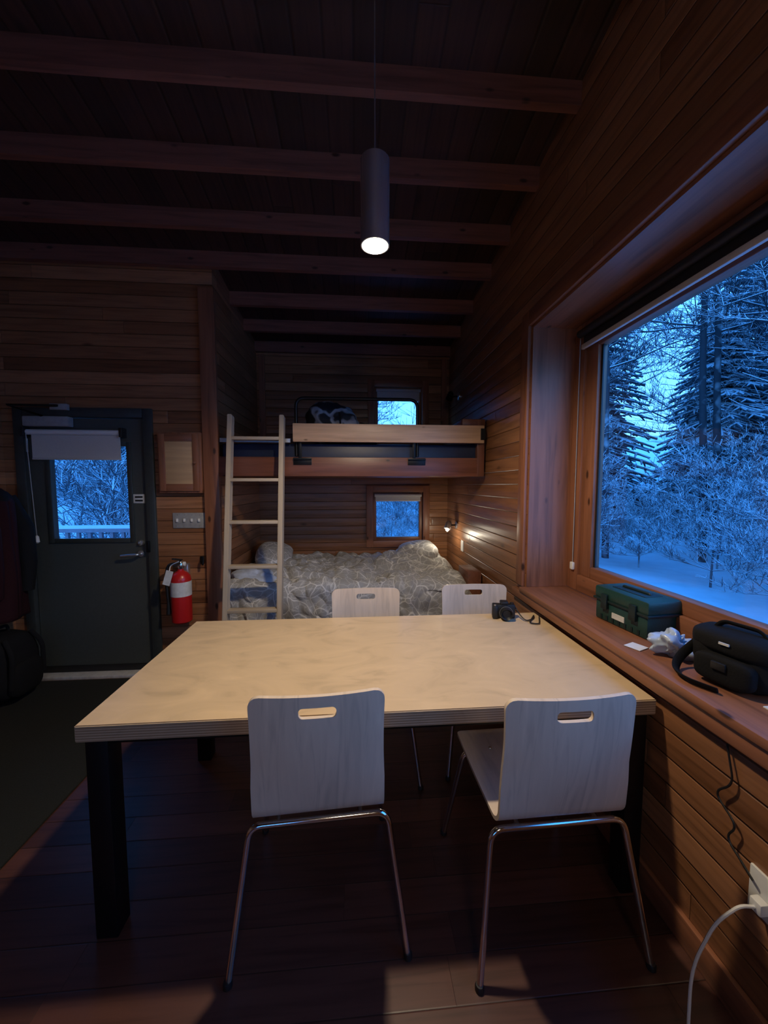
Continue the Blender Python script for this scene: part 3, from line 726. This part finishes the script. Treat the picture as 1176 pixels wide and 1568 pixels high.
pb = empty('plastic_bag', (1.205, 1.285, 0.862))
def bagmat():
    t = NT('clear_blue_plastic'); b_ = t.bsdf((0.55, 0.66, 0.78), 0.2); b_.inputs['Transmission Weight'].default_value = 0.25; return t.m
blob('bag', (0.15, 0.10, 0.085), bagmat(), pb, (0, 0, 0.043), p=2.1, amp=0.055, fs=20, nu=72, nv=48)
box('paper_card', (-0.13, 0.05, 0.0), (-0.07, 0.11, 0.002), M['white'], pb, rot=(0, 0, 0.4))
box('paper_sheet', (1.17, 0.80, 0.8605), (1.31, 0.955, 0.864), M['white'])

cb = empty('camera_bag', (1.235, 1.085, 0.861), (0, 0, math.radians(-75)))
blob('pouch', (0.24, 0.15, 0.16), M['fabricblk'], cb, (0, 0, 0.082), p=3.2, amp=0.014, fs=10)
blob('flap', (0.245, 0.16, 0.08), M['fabricblk'], cb, (0, -0.004, 0.132), p=3.0, amp=0.012, fs=9)
blob('front_pocket', (0.16, 0.05, 0.09), M['fabricblk'], cb, (0, -0.08, 0.055), p=4, amp=0.003)
tube('top_handle', [(-0.07, 0, 0.16), (-0.05, 0, 0.188), (0.05, 0, 0.188), (0.07, 0, 0.16)], 0.009, M['fabricblk'], cb, 0.03, flat=0.5)
box('buckle', (-0.02, -0.112, 0.06), (0.02, -0.1, 0.085), M['blackp'], cb, 0.003)
box('logo_tag', (-0.014, -0.088, 0.137), (0.014, -0.084, 0.144), M['label'], cb)
tube('shoulder_strap', [(-0.115, 0, 0.10), (-0.14, -0.06, 0.04), (-0.12, -0.12, 0.012), (-0.06, -0.16, 0.012), (0.02, -0.14, 0.010)], 0.016, M['fabricblk'], cb, 0.05, flat=0.3)

box('wall_outlet', (1.062, 0.79, 0.36), (1.07, 0.87, 0.48), M['white'], bev=0.002)
ch = empty('phone_charger', (1.04, 0.83, 0.40))
box('adapter', (-0.005, -0.015, -0.015), (0.021, 0.015, 0.018), M['white'], ch, 0.004)
tube('white_cable', [(-0.005, 0, 0.0), (-0.04, 0.005, 0.0), (-0.09, 0.02, -0.06), (-0.14, 0.03, -0.2), (-0.17, 0.0, -0.385), (-0.2, -0.15, -0.396)], 0.004, M['white'], ch, 0.06, 8)
tube('black_power_cord', [(1.06, 0.95, 0.76), (1.055, 0.92, 0.66), (1.05, 0.97, 0.60), (1.055, 0.90, 0.55), (1.05, 0.93, 0.50), (1.05, 0.88, 0.47), (1.05, 0.85, 0.45)], 0.003, M['blackp'], None, 0.03, 6)

# ------------------------------------------------------------------ coat + backpack by the door
co = empty('hanging_coat', (-2.47, 2.72, 0.0))
def coatf(u, v):
    a = 2*math.pi*u; z = 1.50-v*0.92
    k = min(1, (v/0.12))**0.5; w_ = 0.13*k+0.02+0.03*v; dp = 0.10*k+0.02+0.03*v
    fo = 1+0.10*math.sin(a*5+v*3)*min(1, v*2)+0.06*noise.noise(Vector((math.cos(a)*2, math.sin(a)*2, z*3)))
    return (math.cos(a)*w_*fo*0.85, math.sin(a)*dp*fo*1.2, z)
surf('coat_body', coatf, 64, 40, M['maroon'], co, 0.008)
for i, sy in enumerate((-1, 1)):
    tube('sleeve_%d' % i, [(0.05, sy*0.09, 1.42), (0.11, sy*0.13, 1.2), (0.12, sy*0.13, 0.95), (0.11, sy*0.12, 0.75)], [0.045, 0.06, 0.055, 0.045], M['fabricblk'] if sy > 0 else M['maroon'], co)
blob('hood', (0.22, 0.22, 0.16), M['fabricblk'], co, (0.0, 0, 1.40), p=2.4, amp=0.03)
tube('peg', [(-0.148, 0, 1.50), (-0.05, 0, 1.50), (-0.04, 0, 1.54)], 0.010, M['black'], co, 0.01)
bp = empty('backpack', (-2.42, 2.70, 0.022))
blob('main_body', (0.28, 0.34, 0.46), M['fabricblk'], bp, (0, 0, 0.24), p=3.2, amp=0.02, fs=5)
blob('front_pocket', (0.10, 0.26, 0.24), M['fabricblk'], bp, (0.12, 0, 0.16), p=3.2, amp=0.01)
tube('grab_loop', [(0, -0.05, 0.45), (0, -0.04, 0.51), (0, 0.04, 0.51), (0, 0.05, 0.45)], 0.01, M['fabricblk'], bp, 0.02)
for i, sy in enumerate((-1, 1)): tube('strap_%d' % i, [(0.1, sy*0.1, 0.45), (0.16, sy*0.12, 0.35), (0.15, sy*0.13, 0.12)], 0.014, M['fabricblk'], bp, 0.05, flat=0.4)

# ------------------------------------------------------------------ exterior
def ground_h(x, y):
    r = math.hypot(x, y); h = -0.5+0.25*noise.noise(Vector((x*0.12, y*0.12, 0)))
    if r > 12: h += (r-12)*0.16
    return h
bm = bmesh.new(); n = 60; g = []
for j in range(n+1):
    row = []
    for i in range(n+1):
        x = -30+75*i/n; y = -20+80*j/n; z = ground_h(x, y)
        if -3.5 < x < 2.5 and -3.5 < y < 5.5: z = -0.5
        row.append(bm.verts.new((x, y, z)))
    g.append(row)
for j in range(n):
    for i in range(n): bm.faces.new((g[j][i], g[j][i+1], g[j+1][i+1], g[j+1][i]))
fin('snow_ground', bm, M['snow'], smooth=True)

def seg_mesh(name, segs, mat, sides=4):
    A = np.array([s_[0] for s_ in segs], float); Bq = np.array([s_[1] for s_ in segs], float)
    ra = np.array([s_[2] for s_ in segs]); rb = np.array([s_[3] for s_ in segs])
    Tn = Bq-A; Tn /= np.maximum(np.linalg.norm(Tn, axis=1, keepdims=True), 1e-9)
    ref = np.tile([0, 0, 1.0], (len(segs), 1)); ref[np.abs(Tn[:, 2]) > 0.9] = [1, 0, 0]
    N = np.cross(Tn, ref); N /= np.linalg.norm(N, axis=1, keepdims=True); Bn = np.cross(Tn, N)
    V = []
    for P0, r in ((A, ra), (Bq, rb)):
        for k in range(sides):
            a = 2*math.pi*k/sides
            V.append(P0+(N*math.cos(a)+Bn*math.sin(a))*r[:, None])
    V = np.stack(V, 1).reshape(-1, 3); base = np.arange(len(segs))*2*sides
    F = []
    for k in range(sides):
        k2 = (k+1) % sides; F.append(np.stack([base+k, base+k2, base+sides+k2, base+sides+k], 1))
    F = np.concatenate(F, 0)
    me = bpy.data.meshes.new(name); me.from_pydata(V.tolist(), [], F.tolist()); me.materials.append(mat)
    for p in me.polygons: p.use_smooth = True
    me.update(); return me

def grow(seed, H, bushy, nb0=6, trunk=0.011, start=None, ml=1.0):
    rnd = random.Random(seed); segs = []
    st = (0 if bushy else 1) if start is None else start
    def br(p, d, L_, r, dep):
        k = 3 if dep > 0 else 8
        for i in range(k):
            d = (d+Vector((rnd.uniform(-1, 1), rnd.uniform(-1, 1), rnd.uniform(-0.8, 0.8)))*(0.04 if dep == 0 else 0.20)).normalized()
            q = p+d*L_/k; r2 = r*(0.9 if dep == 0 else 0.82)
            segs.append((tuple(p), tuple(q), r, r2)); p = q; r = r2
            if dep < 3:
                nb = (nb0 if i > st else 0) if dep == 0 else 3
                for _ in range(nb):
                    a = rnd.uniform(0, 2*math.pi); side = Vector((math.cos(a), math.sin(a), rnd.uniform(0.0, 0.9)))
                    if dep > 0: side = (side*0.8+d*0.9)
                    br(p, side.normalized(), L_*rnd.uniform(0.3, 0.5)*(1.0 if dep else ml*(0.75+0.4*(k-i)/k)), max(r*0.45, 0.008), dep+1)
    br(Vector((0, 0, -0.3)), Vector((0, 0, 1)), H, trunk*H, 0)
    return segs
protos = []
for i, (H, bu) in enumerate(((8, False), (6, True), (3.0, True))):
    protos.append(seg_mesh('bare_tree_mesh_%d' % i, grow(11+i, H, bu), M['bark'], 4))
def conifer(seed, H):
    rnd = random.Random(seed); segs = [((0, 0, -0.5), (0, 0, H), 0.10, 0.01)]
    z = 0.6
    while z < H:
        R_ = (H-z)*0.24+0.15
        for k in range(8):
            a = rnd.uniform(0, 2*math.pi); d = Vector((math.cos(a), math.sin(a), -0.25)); p = Vector((0, 0, z)); nseg = 4
            for j in range(nseg):
                q = p+d*(R_/nseg); segs.append((tuple(p), tuple(q), 0.035, 0.03))
                sd = Vector((-d.y, d.x, -0.2))
                for sgn in (-1, 1):
                    w_ = R_*0.32*(1-j/nseg*0.6)*rnd.uniform(0.6, 1.1)
                    segs.append((tuple(p), tuple(p+Vector((sd.x*sgn, sd.y*sgn, -0.25))*w_+d*w_*0.6), 0.04, 0.02))
                p = q; d = (d+Vector((0, 0, -0.06))).normalized()
        z += 0.2
    return segs
protos.append(seg_mesh('conifer_mesh', conifer(3, 9), M['needle'], 4))
protos.append(seg_mesh('tall_trunk_mesh', grow(31, 11, False, 3, 0.0085, 2, 0.45), M['trunk'], 6))
F_ = empty('snowy_forest', (8, 6, -0.5))
rnd = random.Random(21)
def plant(x, y, kind, s_):
    o = bpy.data.objects.new('snowy_tree', protos[kind]); S.collection.objects.link(o); o.parent = F_
    o.location = (x-8, y-6, ground_h(x, y)+0.5); o.rotation_euler = (0, 0, rnd.uniform(0, 6.28)); o.scale = (s_, s_, s_*rnd.uniform(0.9, 1.15))
for kind, cnt, r0, r1 in ((2, 14, 8, 15), (1, 12, 10, 20), (0, 10, 11, 22), (3, 50, 15, 30), (4, 44, 7, 24)):
    for _ in range(cnt):
        for _t in range(120):
            a = math.radians(rnd.uniform(-5, 128)); r = rnd.uniform(r0, r1)
            x, y = 0.5+r*math.cos(a), 0.5+r*math.sin(a)
            az = math.degrees(math.atan2(x, y))
            if -2 < az < 17: continue
            if 38 < az < 43.5 and kind != 2: continue
            lim = 3.5 if kind == 2 else 5.0
            if x > 1.5+lim or y > 5.0+lim: break
        plant(x, y, kind, rnd.uniform(0.75, 1.25))
for x, y in ((-4.5, 8), (-5.5, 9), (-3.2, 8.5), (-6.5, 11), (-4, 12), (-2.5, 10)): plant(x, y, 2, 1.2)
for x, y, s_ in ((0.9, 9.5, 0.5), (1.9, 10.5, 0.55), (1.5, 14, 0.6), (0.4, 15, 0.6), (2.6, 16, 0.7)): plant(x, y, 2, s_)
for x, y, s_ in ((6.4, 5.2, 0.6), (6.8, 6.6, 0.7), (7.5, 4.6, 0.8), (6.0, 3.4, 0.5), (6.6, 8.2, 0.6)): plant(x, y, 2, s_)
dr = empty('porch_railing', (-3.0, 5.4, 0.0))
box('top_rail', (-2.0, -0.05, 0.86), (1.9, 0.05, 0.91), M['deckrail'], dr)
box('rail_snow', (-2.0, -0.05, 0.911), (1.9, 0.05, 0.95), M['snow'], dr)
box('bottom_rail', (-2.0, -0.03, 0.15), (1.9, 0.03, 0.20), M['deckrail'], dr)
for i in range(27): box('baluster_%d' % i, (-1.95+i*0.145, -0.02, 0.2), (-1.91+i*0.145, 0.02, 0.86), M['deckrail'], dr)
for i, x in enumerate((-2.0, -0.1, 1.8)): box('post_%d' % i, (x, -0.05, -0.5), (x+0.1, 0.05, 0.86), M['deckrail'], dr)
box('porch_deck', (-5.2, 3.15, -0.16), (-1.2, 5.32, -0.04), M['snow'])

# ------------------------------------------------------------------ world
W = bpy.data.worlds.new('dusk_sky'); S.world = W; W.use_nodes = True; nt = W.node_tree; nt.nodes.clear()
o_ = nt.nodes.new('ShaderNodeOutputWorld'); bg = nt.nodes.new('ShaderNodeBackground'); tc = nt.nodes.new('ShaderNodeTexCoord')
sp = nt.nodes.new('ShaderNodeSeparateXYZ'); cr = nt.nodes.new('ShaderNodeValToRGB')
nt.links.new(tc.outputs['Generated'], sp.inputs[0]); nt.links.new(sp.outputs[2], cr.inputs[0])
cr.color_ramp.elements[0].position = 0.0; cr.color_ramp.elements[0].color = (0.12, 0.42, 1.0, 1)
cr.color_ramp.elements[1].position = 0.8; cr.color_ramp.elements[1].color = (0.022, 0.22, 0.80, 1)
nt.links.new(cr.outputs[0], bg.inputs[0]); bg.inputs[1].default_value = 3.8
nt.links.new(bg.outputs[0], o_.inputs[0])

# ------------------------------------------------------------------ camera
yaw, pitch = math.radians(4.36), math.radians(4.08)
Fv = Vector((math.sin(yaw)*math.cos(pitch), math.cos(yaw)*math.cos(pitch), -math.sin(pitch)))
Rv = Vector((math.cos(yaw), -math.sin(yaw), 0)); Uv = Rv.cross(Fv)
cd = bpy.data.cameras.new('camera'); cd.sensor_fit = 'VERTICAL'; cd.sensor_height = 36.0; cd.lens = 575/1568*36
cd.clip_start = 0.05; cd.clip_end = 300
co_ = bpy.data.objects.new('camera', cd); S.collection.objects.link(co_)
mt = Matrix((Rv, Uv, -Fv)).transposed().to_4x4(); mt.translation = (0, 0, 1.5); co_.matrix_world = mt
S.camera = co_
